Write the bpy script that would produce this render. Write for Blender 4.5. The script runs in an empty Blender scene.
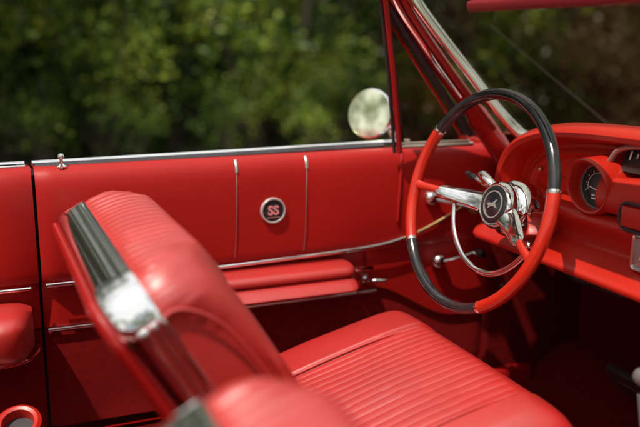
import bpy, bmesh, math, random
from mathutils import Vector, Matrix, noise
R = math.radians
sc = bpy.context.scene
col = sc.collection
random.seed(7)

# ------------------------------------------------------------------ helpers
def mesh_obj(name, geos, mat, parent=None, smooth=True, mats=None, fm=None):
    if isinstance(geos, tuple): geos = [geos]
    V, F, M = [], [], []
    for gi, (v, f) in enumerate(geos):
        o = len(V); V += [tuple(p) for p in v]; F += [tuple(i + o for i in q) for q in f]
        M += [fm[gi] if fm else 0] * len(f)
    me = bpy.data.meshes.new(name); me.from_pydata(V, [], F); me.validate()
    bm = bmesh.new(); bm.from_mesh(me); bmesh.ops.recalc_face_normals(bm, faces=bm.faces); bm.to_mesh(me); bm.free()
    for m in (mats or [mat]): me.materials.append(m)
    if fm and len(me.polygons) == len(M): me.polygons.foreach_set('material_index', M)
    if smooth:
        me.shade_smooth(); me.set_sharp_from_angle(angle=R(42))
    o = bpy.data.objects.new(name, me); col.objects.link(o)
    if parent: o.parent = parent
    return o

def pieces(name, geos, mat, parent=None, **k):
    return [mesh_obj(name, [g], mat, parent, **k) for g in geos]

def empty(name, loc=(0, 0, 0), parent=None):
    o = bpy.data.objects.new(name, None); o.location = loc; col.objects.link(o)
    o.empty_display_size = .1
    if parent: o.parent = parent
    return o

def tag(o, label=None, cat=None, group=None, kind=None):
    for k, v in (('label', label), ('category', cat), ('group', group), ('kind', kind)):
        if v: o[k] = v
    return o

def grid(rows, closed_v=False, closed_u=False, cap0=False, cap1=False):
    n = len(rows[0]); V = [p for r in rows for p in r]; F = []
    m = len(rows)
    for i in range(m if closed_u else m - 1):
        for j in range(n if closed_v else n - 1):
            a = i * n + j; b = i * n + (j + 1) % n; c = ((i + 1) % m) * n + (j + 1) % n; d = ((i + 1) % m) * n + j
            F.append((a, b, c, d))
    if cap0: F.append(tuple(range(n)))
    if cap1: F.append(tuple((m - 1) * n + j for j in range(n)))
    return V, F

def smooth_path(pts, n=8, closed=False):
    P = [Vector(p) for p in pts]; out = []
    m = len(P)
    for i in range(m if closed else m - 1):
        if closed: p0, p1, p2, p3 = P[i - 1], P[i], P[(i + 1) % m], P[(i + 2) % m]
        else: p0, p1, p2, p3 = P[max(i - 1, 0)], P[i], P[i + 1], P[min(i + 2, m - 1)]
        for k in range(n):
            t = k / n
            out.append(.5 * ((2 * p1) + (-p0 + p2) * t + (2 * p0 - 5 * p1 + 4 * p2 - p3) * t * t + (-p0 + 3 * p1 - 3 * p2 + p3) * t ** 3))
    if not closed: out.append(P[-1])
    return out

def tube(path, r, n=12, closed=False, up=None, ry=None, caps=True, rot=0):
    """r: number or list; ry: radius along the 'up' side (elliptic section)"""
    P = [Vector(p) for p in path]; m = len(P); rows = []
    rr = r if isinstance(r, (list, tuple)) else [r] * m
    prev = Vector(up) if up else None
    for i in range(m):
        t = (P[(i + 1) % m] - P[i - 1]) if closed else (P[min(i + 1, m - 1)] - P[max(i - 1, 0)])
        t.normalize()
        if prev is None:
            prev = Vector((0, 0, 1)) if abs(t.z) < .9 else Vector((1, 0, 0))
        base = Vector(up) if up else prev
        b = base - t * base.dot(t)
        if b.length < 1e-5: b = prev - t * prev.dot(t)
        b.normalize(); prev = b; a = t.cross(b)
        ra = rr[i]; rb = ra if ry is None else (ry[i] if isinstance(ry, (list, tuple)) else ry)
        rows.append([P[i] + a * (ra * math.cos(2 * math.pi * k / n + rot)) + b * (rb * math.sin(2 * math.pi * k / n + rot)) for k in range(n)])
    return grid(rows, closed_v=True, closed_u=closed, cap0=caps and not closed, cap1=caps and not closed)

def lathe(prof, origin, axis, n=32, caps=(False, False), up=None):
    """prof: list of (radius, height along axis)"""
    ax = Vector(axis).normalized(); o = Vector(origin)
    b = Vector(up) if up else (Vector((0, 0, 1)) if abs(ax.z) < .9 else Vector((1, 0, 0)))
    b = (b - ax * b.dot(ax)).normalized(); a = ax.cross(b)
    rows = [[o + ax * h + a * (r * math.cos(2 * math.pi * k / n)) + b * (r * math.sin(2 * math.pi * k / n)) for k in range(n)] for r, h in prof]
    return grid(rows, closed_v=True, cap0=caps[0], cap1=caps[1])

def box(c, s, bev=.004, rot=None, seg=2):
    bm = bmesh.new(); bmesh.ops.create_cube(bm, size=1)
    for v in bm.verts: v.co = Vector((v.co.x * s[0], v.co.y * s[1], v.co.z * s[2]))
    if bev: bmesh.ops.bevel(bm, geom=list(bm.edges), offset=min(bev, min(s) * .45), segments=seg, affect='EDGES', profile=.6)
    Mx = Matrix.Translation(Vector(c))
    if rot: Mx = Mx @ rot.to_4x4()
    bm.transform(Mx); bm.verts.index_update()
    out = ([v.co.copy() for v in bm.verts], [tuple(v.index for v in f.verts) for f in bm.faces]); bm.free()
    return out

def xf(geo, M):
    return [M @ Vector(p) for p in geo[0]], geo[1]

def text_geo(s, size, extr=.0006, bold=0.0, spacing=1.0):
    cu = bpy.data.curves.new('lettering', 'FONT'); cu.body = s; cu.size = size; cu.extrude = extr; cu.offset = bold
    cu.align_x = 'CENTER'; cu.align_y = 'CENTER'; cu.space_character = spacing; cu.resolution_u = 3
    o = bpy.data.objects.new('lettering', cu)
    me = bpy.data.meshes.new_from_object(o)
    g = ([v.co.copy() for v in me.vertices], [tuple(p.vertices) for p in me.polygons])
    bpy.data.objects.remove(o); bpy.data.curves.remove(cu); bpy.data.meshes.remove(me)
    return g

# ------------------------------------------------------------------ materials
def mat(name, color=(.5, .5, .5), rough=.5, metal=0, spec=.5, coat=0, coat_rough=.1, bump=None, vary=None, sheen=0):
    m = bpy.data.materials.new(name); m.use_nodes = True; nt = m.node_tree; N = nt.nodes; L = nt.links
    b = N['Principled BSDF']
    b.inputs['Base Color'].default_value = (*color, 1); b.inputs['Roughness'].default_value = rough
    b.inputs['Metallic'].default_value = metal; b.inputs['Specular IOR Level'].default_value = spec
    b.inputs['Coat Weight'].default_value = coat; b.inputs['Coat Roughness'].default_value = coat_rough
    if sheen: b.inputs['Sheen Weight'].default_value = sheen
    tc = N.new('ShaderNodeTexCoord')
    if bump:                                           # list of (scale, strength, distance)
        last = None
        for scl, st, dist in bump:
            t = N.new('ShaderNodeTexNoise'); t.inputs['Scale'].default_value = scl; t.inputs['Detail'].default_value = 3
            L.new(tc.outputs['Object'], t.inputs['Vector'])
            bp = N.new('ShaderNodeBump'); bp.inputs['Strength'].default_value = st; bp.inputs['Distance'].default_value = dist
            L.new(t.outputs['Fac'], bp.inputs['Height'])
            if last: L.new(last.outputs['Normal'], bp.inputs['Normal'])
            last = bp
        L.new(last.outputs['Normal'], b.inputs['Normal'])
    if vary:                                           # (scale, colour2, lo, hi, rough2)
        scl, c2, lo, hi, r2 = vary
        t = N.new('ShaderNodeTexNoise'); t.inputs['Scale'].default_value = scl; t.inputs['Detail'].default_value = 6
        t.inputs['Roughness'].default_value = .6
        L.new(tc.outputs['Object'], t.inputs['Vector'])
        mr = N.new('ShaderNodeMapRange'); mr.inputs['From Min'].default_value = lo; mr.inputs['From Max'].default_value = hi
        L.new(t.outputs['Fac'], mr.inputs['Value'])
        mx = N.new('ShaderNodeMix'); mx.data_type = 'RGBA'
        mx.inputs['A'].default_value = (*color, 1); mx.inputs['B'].default_value = (*c2, 1)
        L.new(mr.outputs['Result'], mx.inputs['Factor']); L.new(mx.outputs['Result'], b.inputs['Base Color'])
        if r2 is not None:
            m2 = N.new('ShaderNodeMapRange'); m2.inputs['To Min'].default_value = rough; m2.inputs['To Max'].default_value = r2
            L.new(t.outputs['Fac'], m2.inputs['Value']); L.new(m2.outputs['Result'], b.inputs['Roughness'])
    return m

M = {}
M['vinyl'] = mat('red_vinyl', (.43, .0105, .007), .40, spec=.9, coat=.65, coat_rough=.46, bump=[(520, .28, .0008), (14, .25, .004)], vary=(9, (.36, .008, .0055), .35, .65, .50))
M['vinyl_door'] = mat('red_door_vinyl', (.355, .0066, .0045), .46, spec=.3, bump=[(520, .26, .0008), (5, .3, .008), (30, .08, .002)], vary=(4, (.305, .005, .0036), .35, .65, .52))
M['visor'] = mat('shaded_visor_vinyl', (.20, .006, .012), .5, bump=[(500, .1, .0006)], vary=(12, (.16, .005, .01), .35, .65, .56))  # red vinyl darkened: shade on the visor's underside is put into the colour
M['carpet'] = mat('red_carpet', (.15, .003, .0035), .95, spec=.1, bump=[(420, .9, .004), (60, .4, .006)], vary=(120, (.09, .002, .003), .35, .65, None))
M['paint'] = mat('red_paint', (.34, .008, .006), .28, coat=.5, coat_rough=.06, vary=(6, (.30, .006, .005), .3, .7, .34), bump=[(90, .04, .001)])
M['dash'] = mat('red_dash_finish', (.46, .017, .006), .34, spec=.5, bump=[(500, .06, .0005), (10, .12, .003)], vary=(8, (.40, .010, .005), .35, .65, .42))
M['wheel_red'] = mat('red_wheel_plastic', (.50, .020, .006), .2, coat=.5, vary=(20, (.45, .016, .006), .4, .6, .28))
M['black'] = mat('black_plastic', (.010, .011, .014), .13, coat=.6, coat_rough=.05, vary=(30, (.02, .02, .022), .4, .6, .2))
M['rubber'] = mat('black_rubber', (.018, .014, .018), .55, bump=[(200, .2, .001)], vary=(30, (.03, .022, .028), .4, .6, None))
M['chrome'] = mat('chrome', (.86, .86, .86), .045, metal=1, bump=[(30, .03, .001)], vary=(40, (.74, .75, .77), .5, .7, .13))
M['brushed'] = mat('satin_trim', (.72, .70, .66), .28, metal=1, bump=[(300, .08, .0005)], vary=(40, (.6, .56, .5), .4, .7, .4))
M['gold'] = mat('brassy_trim', (.62, .42, .2), .3, metal=1, vary=(60, (.5, .32, .16), .4, .7, .4))
M['white'] = mat('white_marking', (.75, .75, .72), .5, vary=(60, (.66, .66, .62), .4, .7, None))
M['dial'] = mat('gauge_face', (.012, .016, .014), .35, vary=(60, (.02, .026, .022), .4, .7, None))
M['pink'] = mat('pink_enamel', (.62, .23, .25), .4, vary=(80, (.5, .18, .2), .4, .7, None))
M['silver'] = mat('grey_paint_trim', (.45, .44, .42), .35, metal=.7, vary=(30, (.38, .36, .34), .4, .7, .45))
M['amber'] = mat('brown_plastic', (.20, .08, .045), .3, vary=(50, (.15, .06, .03), .4, .7, None))
M['tyre'] = mat('tyre_rubber', (.02, .02, .02), .85, bump=[(80, .3, .002)])
M['mirror'] = mat('mirror_glass', (.86, .89, .66), .15, metal=1, bump=[(20, .05, .002)])  # pale green reflection of the surroundings is tinted into the glass colour
M['emblem'] = mat('pewter_emblem', (.26, .26, .25), .35, metal=.3, vary=(200, (.3, .3, .28), .4, .6, .45))
M['emblem2'] = mat('silver_bezel', (.75, .74, .72), .22, metal=.6, vary=(200, (.65, .64, .62), .4, .6, .3))
M['knob'] = mat('dull_grey_knob', (.12, .115, .115), .35, vary=(60, (.12, .11, .11), .4, .6, .45))
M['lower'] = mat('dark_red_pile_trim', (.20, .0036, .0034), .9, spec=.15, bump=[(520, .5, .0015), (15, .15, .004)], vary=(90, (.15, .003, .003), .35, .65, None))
def glass_mat(name, tint, refl=1.0):
    m = bpy.data.materials.new(name); m.use_nodes = True; nt = m.node_tree; N = nt.nodes; L = nt.links
    N.remove(N['Principled BSDF']); out = N['Material Output']
    tr = N.new('ShaderNodeBsdfTransparent'); tr.inputs['Color'].default_value = (*tint, 1)
    gl = N.new('ShaderNodeBsdfGlossy'); gl.inputs['Roughness'].default_value = .01
    fr = N.new('ShaderNodeLayerWeight'); fr.inputs['Blend'].default_value = .5
    pw = N.new('ShaderNodeMath'); pw.operation = 'POWER'; pw.inputs[1].default_value = 4.5; L.new(fr.outputs['Facing'], pw.inputs[0])
    ma = N.new('ShaderNodeMath'); ma.operation = 'MULTIPLY_ADD'; ma.inputs[1].default_value = .9; ma.inputs[2].default_value = .05; L.new(pw.outputs[0], ma.inputs[0])
    nz = N.new('ShaderNodeTexNoise'); nz.inputs['Scale'].default_value = 5
    mr = N.new('ShaderNodeMath'); mr.operation = 'MULTIPLY'; mr.inputs[1].default_value = refl
    ms = N.new('ShaderNodeMixShader'); L.new(ma.outputs[0], mr.inputs[0]); L.new(mr.outputs[0], ms.inputs['Fac'])
    bp = N.new('ShaderNodeBump'); bp.inputs['Strength'].default_value = .02; L.new(nz.outputs['Fac'], bp.inputs['Height']); L.new(bp.outputs['Normal'], gl.inputs['Normal'])
    L.new(tr.outputs[0], ms.inputs[1]); L.new(gl.outputs[0], ms.inputs[2]); L.new(ms.outputs[0], out.inputs['Surface'])
    return m
M['glass'] = glass_mat('tinted_windscreen_glass', (.56, .56, .46), .16)
M['vent_glass'] = glass_mat('vent_window_glass', (.70, .64, .56), .35)

def leaf_mat(name, c1, c2, c3, scl=1.3):
    m = bpy.data.materials.new(name); m.use_nodes = True; nt = m.node_tree; N = nt.nodes; L = nt.links
    b = N['Principled BSDF']; b.inputs['Roughness'].default_value = .42; b.inputs['Specular IOR Level'].default_value = .4
    tc = N.new('ShaderNodeNewGeometry')
    t = N.new('ShaderNodeTexNoise'); t.inputs['Scale'].default_value = scl; t.inputs['Detail'].default_value = 2; L.new(tc.outputs['Position'], t.inputs['Vector'])
    t2 = N.new('ShaderNodeTexWhiteNoise'); t2.noise_dimensions = '1D'; L.new(tc.outputs['Random Per Island'], t2.inputs['W'])
    ad = N.new('ShaderNodeMath'); ad.operation = 'MULTIPLY_ADD'; ad.inputs[1].default_value = .35; L.new(t2.outputs['Value'], ad.inputs[0]); L.new(t.outputs['Fac'], ad.inputs[2])
    cr = N.new('ShaderNodeValToRGB'); e = cr.color_ramp.elements
    e[0].position = .45; e[0].color = (*c1, 1); e[1].position = .95; e[1].color = (*c3, 1); x = e.new(.68); x.color = (*c2, 1)
    L.new(ad.outputs[0], cr.inputs['Fac']); L.new(cr.outputs['Color'], b.inputs['Base Color'])
    tl = N.new('ShaderNodeBsdfTranslucent'); L.new(cr.outputs['Color'], tl.inputs['Color'])
    ms = N.new('ShaderNodeMixShader'); ms.inputs['Fac'].default_value = .38
    L.new(b.outputs[0], ms.inputs[1]); L.new(tl.outputs[0], ms.inputs[2]); L.new(ms.outputs[0], N['Material Output'].inputs['Surface'])
    return m
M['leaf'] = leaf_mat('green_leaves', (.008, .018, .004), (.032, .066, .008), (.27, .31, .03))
M['leaf_pale'] = leaf_mat('pale_green_leaves', (.03, .06, .010), (.085, .14, .018), (.30, .33, .045))  # lighter base colour stands in for highlights on the foliage
M['leaf_sun'] = leaf_mat('sunlit_yellow_green_leaves', (.12, .18, .03), (.22, .28, .05), (.36, .38, .09))  # lit variant of the leaves, sunlight put into the base colour
M['leaf_bright'] = leaf_mat('sun_coloured_leaves', (.015, .035, .006), (.10, .19, .018), (.50, .58, .08), 1.1)  # sun patches on the undergrowth painted as bright leaf colour
M['leaf_brown'] = leaf_mat('brownish_leaves', (.05, .035, .018), (.09, .07, .03), (.16, .10, .06))
M['bark'] = mat('bark', (.055, .040, .028), .9, bump=[(14, .9, .03)], vary=(5, (.10, .078, .058), .35, .65, None))
M['lawn'] = mat('lawn_grass', (.13, .17, .045), .9, bump=[(40, .8, .03)], vary=(.9, (.20, .21, .08), .4, .6, None))
M['ground'] = mat('leaf_litter_ground', (.075, .055, .035), .95, bump=[(9, .8, .05)], vary=(1.3, (.06, .08, .025), .42, .6, None))

# ------------------------------------------------------------------ the car
car = tag(empty('convertible_car', (0, 0, 0)), 'red vinyl interior of an open-top classic convertible with chrome trimmed bucket seats', 'car')

# ---- bucket seats -------------------------------------------------------
W2, S_, RC = .285, .478, .066
def outline(step=.004, w=W2, S=S_, r=RC, arch=-.004):
    pts = []
    n = int((S - r) / .012)
    for i in range(n): pts.append((-w, (S - r) * i / n))
    m = 20
    for i in range(m): a = math.pi - (math.pi / 2) * i / m; pts.append((-w + r + r * math.cos(a), S - r + r * math.sin(a)))
    k = int((2 * w - 2 * r) / step)
    for i in range(k + 1): pts.append((-w + r + (2 * w - 2 * r) * i / k, S))
    for i in range(1, m + 1): a = math.pi / 2 * (1 - i / m); pts.append((w - r + r * math.cos(a), S - r + r * math.sin(a)))
    for i in range(1, n + 1): pts.append((w, (S - r) * (1 - i / n)))
    out = []
    for i, (y, s) in enumerate(pts):
        s2 = s + (arch * max(0, 1 - (y / w) ** 2) + .005 + .007 * y / w) * (s / S) ** 4
        out.append((y, s2))
    res = []
    for i, (y, s) in enumerate(out):
        a = out[max(i - 1, 0)]; b = out[min(i + 1, len(out) - 1)]
        dy, ds = b[0] - a[0], b[1] - a[1]; l = math.hypot(dy, ds)
        res.append((y, s, -ds / l, dy / l))
    return res
OUT = outline()
PW = .170; NP = 17
def pleat(y, amp=.0060, PW=PW, NP=NP):
    if abs(y) > PW: return 0
    ph = (y + PW) / (2 * PW) * NP
    f = abs(math.sin(math.pi * ph))
    edge = min(1, (PW - abs(y)) / .01)
    return -amp * (1 - f) ** 2.2 * (0.4 + .6 * edge)
def sstep(a, b, x):
    t = min(1, max(0, (x - a) / (b - a))); return t * t * (3 - 2 * t)
WELT = [(.002, S_ - .060), (.022, S_ - .056), (.042, S_ - .072), (.060, S_ - .11), (.070, S_ - .18), (.075, S_ - .30), (.078, .02)]
def welt_s(t):
    for (t0, s0), (t1, s1) in zip(WELT, WELT[1:]):
        if t0 <= t <= t1: return s0 + (s1 - s0) * (t - t0) / (t1 - t0)
    return WELT[0][1] if t < .002 else -1

def make_seat():
    root = empty('bucket_seat')
    tl = R(30.5)
    O = Vector((.398, 0, .488))
    sd = Vector((-math.sin(tl), 0, math.cos(tl))); td = Vector((math.cos(tl), 0, math.sin(tl)))
    def bp(y, s, t): return O + sd * s + td * (t * (1.10 if t > 0 else 1)) + Vector((0, y, 0))
    # backrest pad
    rows = []
    lay = [(-.012, -.03), (-.002, -.014), (.004, -.006), (.012, -.002), (.022, -.001), (.034, -.003), (.046, -.006), (.058, -.010), (.070, -.015), (.080, -.020), (.087, -.025), (.094, -.031), (.099, -.038)]
    for t, off in lay:
        row = []
        for y, s, ny, ns in OUT:
            top = max(0, ns)
            o = off * (.35 + .65 * top)
            if t < .085: o = off * (.75 + .25 * top)
            p = pleat(y, .0045, .238, 20) * (1 if t > .012 else .2) * top
            # recessed side panel under the welt
            side = (1 - top) * sstep(.0, .012, welt_s(t) - s) if t < .079 else 0
            o -= .006 * side + .022 * (2 * abs(ny) * top) ** 1.5 * sstep(.035, .10, t)
            wv = noise.noise(Vector((y * 9, s * 9, t * 22 + 3))) * .0026 * (1 - .6 * abs(ny))
            cr_ = sstep(.32, .43, s) * sstep(.17, .235, abs(y)) * math.exp(-((abs(y) - .25) / .07) ** 2)
            fold = math.sin((abs(y) + (S_ - s) * 1.1) * 330 - t * 60 + 3.0 * noise.noise(Vector((y * 12, s * 12, t * 10))))
            wv += cr_ * .0028 * max(0, fold) * sstep(0, .02, t) * (.6 + .8 * noise.noise(Vector((y * 20, s * 11, 5))))
            row.append(bp(y + ny * (o + p + wv), s + ns * (o + p + wv), t))
        rows.append(row)
    for k, t in ((.93, .103), (.85, .1065), (.76, .109), (.62, .110), (.45, .110), (.3, .108), (.15, .106), (.02, .105)):
        row = []
        for y, s, ny, ns in OUT:
            cr2 = .022 * (2 * abs(ny) * max(0, ns)) ** 1.5
            yy, ss = (y - ny * (.038 + cr2)), (s - ns * (.038 + cr2))
            cy_, cs_ = yy * (k if abs(yy) > 0 else 1), (.2 + (ss - .2) * k)
            row.append(bp(cy_, cs_, t + pleat(cy_, .004, .238, 20) - .002))
        rows.append(row)
    n_ = len(OUT)
    wt = []
    for j in range(n_):
        best = min(abs(j - k) for k in range(n_) if .3 < abs(OUT[k][2]) * 2 * max(0, OUT[k][3]))
        wt.append(max(0, 1 - best / 14))
    for it in range(26):
        new = [list(r_) for r_ in rows]
        for i in range(8, len(rows) - 3):
            for j in range(2, n_ - 2):
                if wt[j] > 0:
                    av = (rows[i - 1][j] + rows[i + 1][j] + rows[i][j - 2] + rows[i][j + 2] + rows[i][j - 1] + rows[i][j + 1]) / 6
                    new[i][j] = rows[i][j].lerp(av, .8 * wt[j] * min(1, (i - 7) / 4))
        rows = new
    mesh_obj('backrest_pad', grid(rows, cap1=True), M['vinyl'], root)
    # piping on both side panels
    gs = []
    for sg in (-1, 1):
        pth = [bp(sg * (W2 + .001), s, t) for t, s in WELT]
        gs.append(tube(smooth_path(pth, 6), .0028, 8))
    pieces('piping', gs, M['vinyl'], root)
    # chrome band round the back edge
    prof = [(.012, -.010), (.0115, .001), (.010, .0042), (.007, .0055), (-.002, .0062), (-.006, .0058), (-.0085, .0060), (-.018, .0066), (-.030, .0064), (-.040, .0052), (-.045, .0030), (-.048, -.001), (-.049, -.010)]
    seg = [q for q in OUT if q[1] > .02]
    rows = [[bp(y + ny * (o * 1.0), s + ns * o, t) for y, s, ny, ns in seg] for t, o in prof]
    mesh_obj('chrome_moulding', grid(rows), M['chrome'], root)
    # hard shell behind the band
    prof = [(-.047, -.008), (-.050, -.001), (-.054, .000), (-.059, -.003), (-.063, -.009), (-.066, -.020)]
    rows = [[bp(y + ny * o, s + ns * o, t) for y, s, ny, ns in OUT] for t, o in prof]
    for k, t in ((.8, -.070), (.5, -.071), (.02, -.072)):
        rows.append([bp((y - ny * .02) * k, .2 + ((s - ns * .02) - .2) * k, t) for y, s, ny, ns in OUT])
    mesh_obj('backrest_shell', grid(rows, cap1=True), M['paint'], root)
    # cushion
    t2 = R(15.5); O2 = Vector((.362, 0, .412)); ad = Vector((math.cos(t2), 0, math.sin(t2))); ud = Vector((-math.sin(t2), 0, math.cos(t2)))
    La, Wc, H = .508, .306, .105; CO = -.034; IO = -.036
    N1, N2 = 330, 70
    def edge(u): return math.sin(u * math.pi / 2) * .35 + u * .65
    rows = []
    for i in range(N2 + 1):
        v = edge(-1 + 2 * i / N2); row = []
        for j in range(N1 + 1):
            u = edge(-1 + 2 * j / N1)
            mm = max(abs(u), abs(v)); d = max((abs(u) ** 15 + abs(v) ** 15) ** (1 / 15), 1e-6)
            uu, vv = u * mm / d, v * mm / d
            y = uu * Wc; a = (vv + 1) / 2 * La
            h = H * (1 - mm ** 11) ** (.34)
            flat = 1 - sstep(.82, .97, mm)
            yi = y - IO
            crown = .014 * (1 - (y / Wc) ** 2) * 1 + .010 * math.sin(math.pi * a / La)
            fa = sstep(.30, 0, (a / La)) * .0
            g = pleat(yi, .0020) * sstep(1.0, .93, mm)
            ins = -.007 * sstep(PW + .006, PW - .004, abs(yi)) * sstep(1.0, .85, mm)
            seam = -.004 * math.exp(-((abs(yi) - PW) / .0035) ** 2) * sstep(1, .94, mm)
            wv = noise.noise(Vector((y * 7, a * 7, 4))) * .004 * flat
            row.append(O2 + Vector((0, y + CO, 0)) + ad * a + ud * (h + (crown * flat) + g + ins + seam + wv))
        rows.append(row)
    geo = grid(rows)
    # skirt
    ring = [rows[0][j] for j in range(N1 + 1)] + [rows[i][N1] for i in range(1, N2 + 1)] + [rows[N2][j] for j in range(N1 - 1, -1, -1)] + [rows[i][0] for i in range(N2 - 1, 0, -1)]
    mesh_obj('cushion', [geo, grid([ring, [p + ud * -.03 for p in ring], [p * 1 + ud * -.09 - Vector((0, (p.y - CO) * .05, 0)) for p in ring]], closed_v=True)], M['vinyl'], root)
    gs = []
    for sg in (-1, 1):
        pth = [O2 + Vector((0, sg * PW + CO + IO, 0)) + ad * a + ud * z for a, z in ((.04, H + .005), (.15, H + .014), (.3, H + .016), (.40, H + .010), (.445, H - .006), (.462, H - .03))]
        gs.append(tube(smooth_path(pth, 6), .0022, 8))
    ringw = []
    for k in range(80):
        an = 2 * math.pi * k / 80; c, s = math.cos(an), math.sin(an); d = (abs(c) ** 15 + abs(s) ** 15) ** (1 / 15)
        ringw.append(O2 + Vector((0, c / d * Wc * 1.004 + CO, 0)) + ad * ((s / d * 1.004 + 1) / 2 * La) + ud * -.002)
    gs.append(tube(ringw, .004, 8, closed=True))
    pieces('cushion_piping', gs, M['vinyl'], root)
    # pedestal and side chrome
    mesh_obj('seat_base', box((.60, 0, .37), (.40, .44, .13), .02), M['carpet'], root)
    pieces('hinge_cover', [lathe([(.0, .012), (.026, .012), (.032, .006), (.033, -.02)], (.405, sg * .286, .50), (0, sg, 0), 24) for sg in (-1, 1)], M['chrome'], root)
    return root

def copy_tree(o, parent=None):
    c = o.copy(); col.objects.link(c)
    if parent: c.parent = parent
    for ch in [x for x in bpy.data.objects if x.parent == o]: copy_tree(ch, c)
    return c

seat = make_seat(); seat.parent = car; seat.location = (0, .340, 0)
seat['label'] = "driver's red pleated bucket seat under the steering wheel"
seat['group'] = 'front bucket seats'
seat2 = copy_tree(seat); seat2.location = (.008, -.455, -.040); seat2.scale = (1, -1, 1)
seat2['label'] = "passenger's red bucket seat nearest the camera"

# ---- driver's door ------------------------------------------------------
def door_section(x0, x1, name, parent, ysg=1, nx=60, upper=True, curve=0.0):
    """inner panel as a lofted section; (y,z) profile from the window slot down to the sill"""
    prof_u = [(.775, .950), (.762, .9545), (.748, .9545), (.737, .950), (.728, .941), (.723, .927), (.720, .91), (.719, .87), (.719, .80), (.721, .75), (.724, .733), (.730, .724), (.745, .720)]
    prof_l = [(.748, .719), (.748, .70), (.749, .66), (.750, .626), (.756, .621)]
    prof_c = [(.754, .620), (.752, .58), (.752, .50), (.754, .43), (.757, .405)]
    def loft(pf, name, m, amp=0):
        rows = []
        for i in range(nx + 1):
            x = x0 + (x1 - x0) * i / nx
            row = []
            for y, z in pf:
                w = 0
                if amp: w = amp * noise.noise(Vector((x * 5, z * 6, 1))) * .003
                e = max(0, 1 - min(x - x0, x1 - x) / .012); e = e * e * .010
                row.append(Vector((x, (y + w + e) * ysg, z)))
            rows.append(row)
        return mesh_obj(name, grid(rows), m, parent)
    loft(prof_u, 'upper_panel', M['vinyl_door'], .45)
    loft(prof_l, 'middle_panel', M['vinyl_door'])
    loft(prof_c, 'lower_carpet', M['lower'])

door = empty('car_door', (0, 0, 0), car); door['label'] = "driver's door with round chrome badge and armrest"
X0, X1 = .088, 1.14
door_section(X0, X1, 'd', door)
def strip(pts, r, ry, up=(0, 1, 0), n=10): return tube(pts, r, n, up=up, ry=ry)
# long bright moulding with its kick-up at the front
mp = [(X0 + .006, .7215, .7225), (.3, .7215, .7225), (.46, .7205, .7235), (.6, .7195, .727), (.72, .7185, .7305), (.79, .7175, .734), (.84, .7165, .739), (.885, .7155, .748), (.93, .7145, .762), (.97, .7135, .778), (1.01, .713, .797), (1.06, .713, .820), (1.12, .713, .85)]
mesh_obj('long_moulding', strip(smooth_path(mp[:8], 5), .0042, .003), M['chrome'], door)
mesh_obj('curved_moulding', strip(smooth_path(mp[7:], 5), .004, .003), M['gold'], door)
mesh_obj('lower_moulding', strip([(X0 + .006, .745, .6225), (.5, .745, .6195), (.83, .745, .6195)], .0036, .003), M['chrome'], door)
for x in (.489, .647):
    mesh_obj('seam_strip', tube(smooth_path([(x, .7210, .925), (x - .002, .717, .88), (x - .005, .716, .80), (x - .008, .7205, .742)], 6), .0010, 6), M['brushed'], door)
    mesh_obj('seam_clip', tube(smooth_path([(x + .001, .734, .9495), (x + .0005, .725, .941), (x, .7200, .925)], 4), .0035, 8, ry=.0022, up=(0, 1, 0)), M['brushed'], door)
mesh_obj('panel_crease', tube(smooth_path([(.885, .734, .949), (.878, .7205, .92), (.872, .716, .86), (.868, .716, .79)], 6), .0030, 8), M['vinyl_door'], door)
rows = []
for i in range(25):
    x = .80 + .337 * i / 24
    zb = .632 - .10 * sstep(.80, 1.05, x)
    rows.append([Vector((x, y - .006 * 0, z)) for y, z in ((.749, zb), (.742, zb + .004), (.741, zb + .02), (.739, .67), (.737, .70), (.736, .735), (.722, .76))])
mesh_obj('front_panel', grid(rows), M['vinyl_door'], door)
# badge
bo = Vector((.567, .717, .838))
badge = mesh_obj('badge', lathe([(.0285, .004), (.0285, -.003), (.027, -.0055), (.0245, -.0055), (.0235, -.003)], bo, (0, 1, 0), 40), M['emblem2'], door)
mesh_obj('badge_disc', lathe([(.0238, -.0028), (.012, -.0034), (.0005, -.0036)], bo, (0, 1, 0), 40, caps=(False, True)), M['dial'], badge)
Mt = Matrix.Translation(bo + Vector((0, -.0036, 0))) @ Matrix.Rotation(R(90), 4, 'X')
tg = text_geo('SS', .027, .0008, .0011, 1.02)
mesh_obj('badge_letters', xf(tg, Mt), M['pink'], badge, smooth=False)
mesh_obj('badge_bars', [box(bo + Vector((0, -.0042, -.0145)), (.030, .001, .0010), .0003)], M['pink'], badge)
# armrest: padded roll on top with a sloping lower shelf
def armrest(x0, x1, parent, ysg=1):
    prof = [(.748, .709), (.715, .712), (.690, .711), (.671, .706), (.664, .698), (.664, .691), (.670, .686), (.674, .684), (.668, .681), (.656, .674), (.643, .665), (.641, .660), (.650, .657), (.70, .657), (.748, .658)]
    pf = [(p.x, p.y) for p in smooth_path([(y, z, 0) for y, z in prof], 3)]
    rows = []
    n = 40
    for i in range(n + 1):
        x = x0 + (x1 - x0) * i / n
        d = min(x - x0, x1 - x); k = math.sqrt(max(0, 1 - max(0, 1 - d / .022) ** 2)) if d < .022 else 1
        rows.append([Vector((x, ysg * (.748 + (y - .748) * (.35 + .65 * k)), .676 + (z - .676) * (.5 + .5 * k))) for y, z in pf])
    return mesh_obj('armrest', grid(rows, cap0=True, cap1=True), M['vinyl'], parent)
armrest(.33, .752, door)
mesh_obj('armrest_bracket', [box((.778, .712, .690), (.046, .03, .012), .005)], M['chrome'], door)
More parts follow.
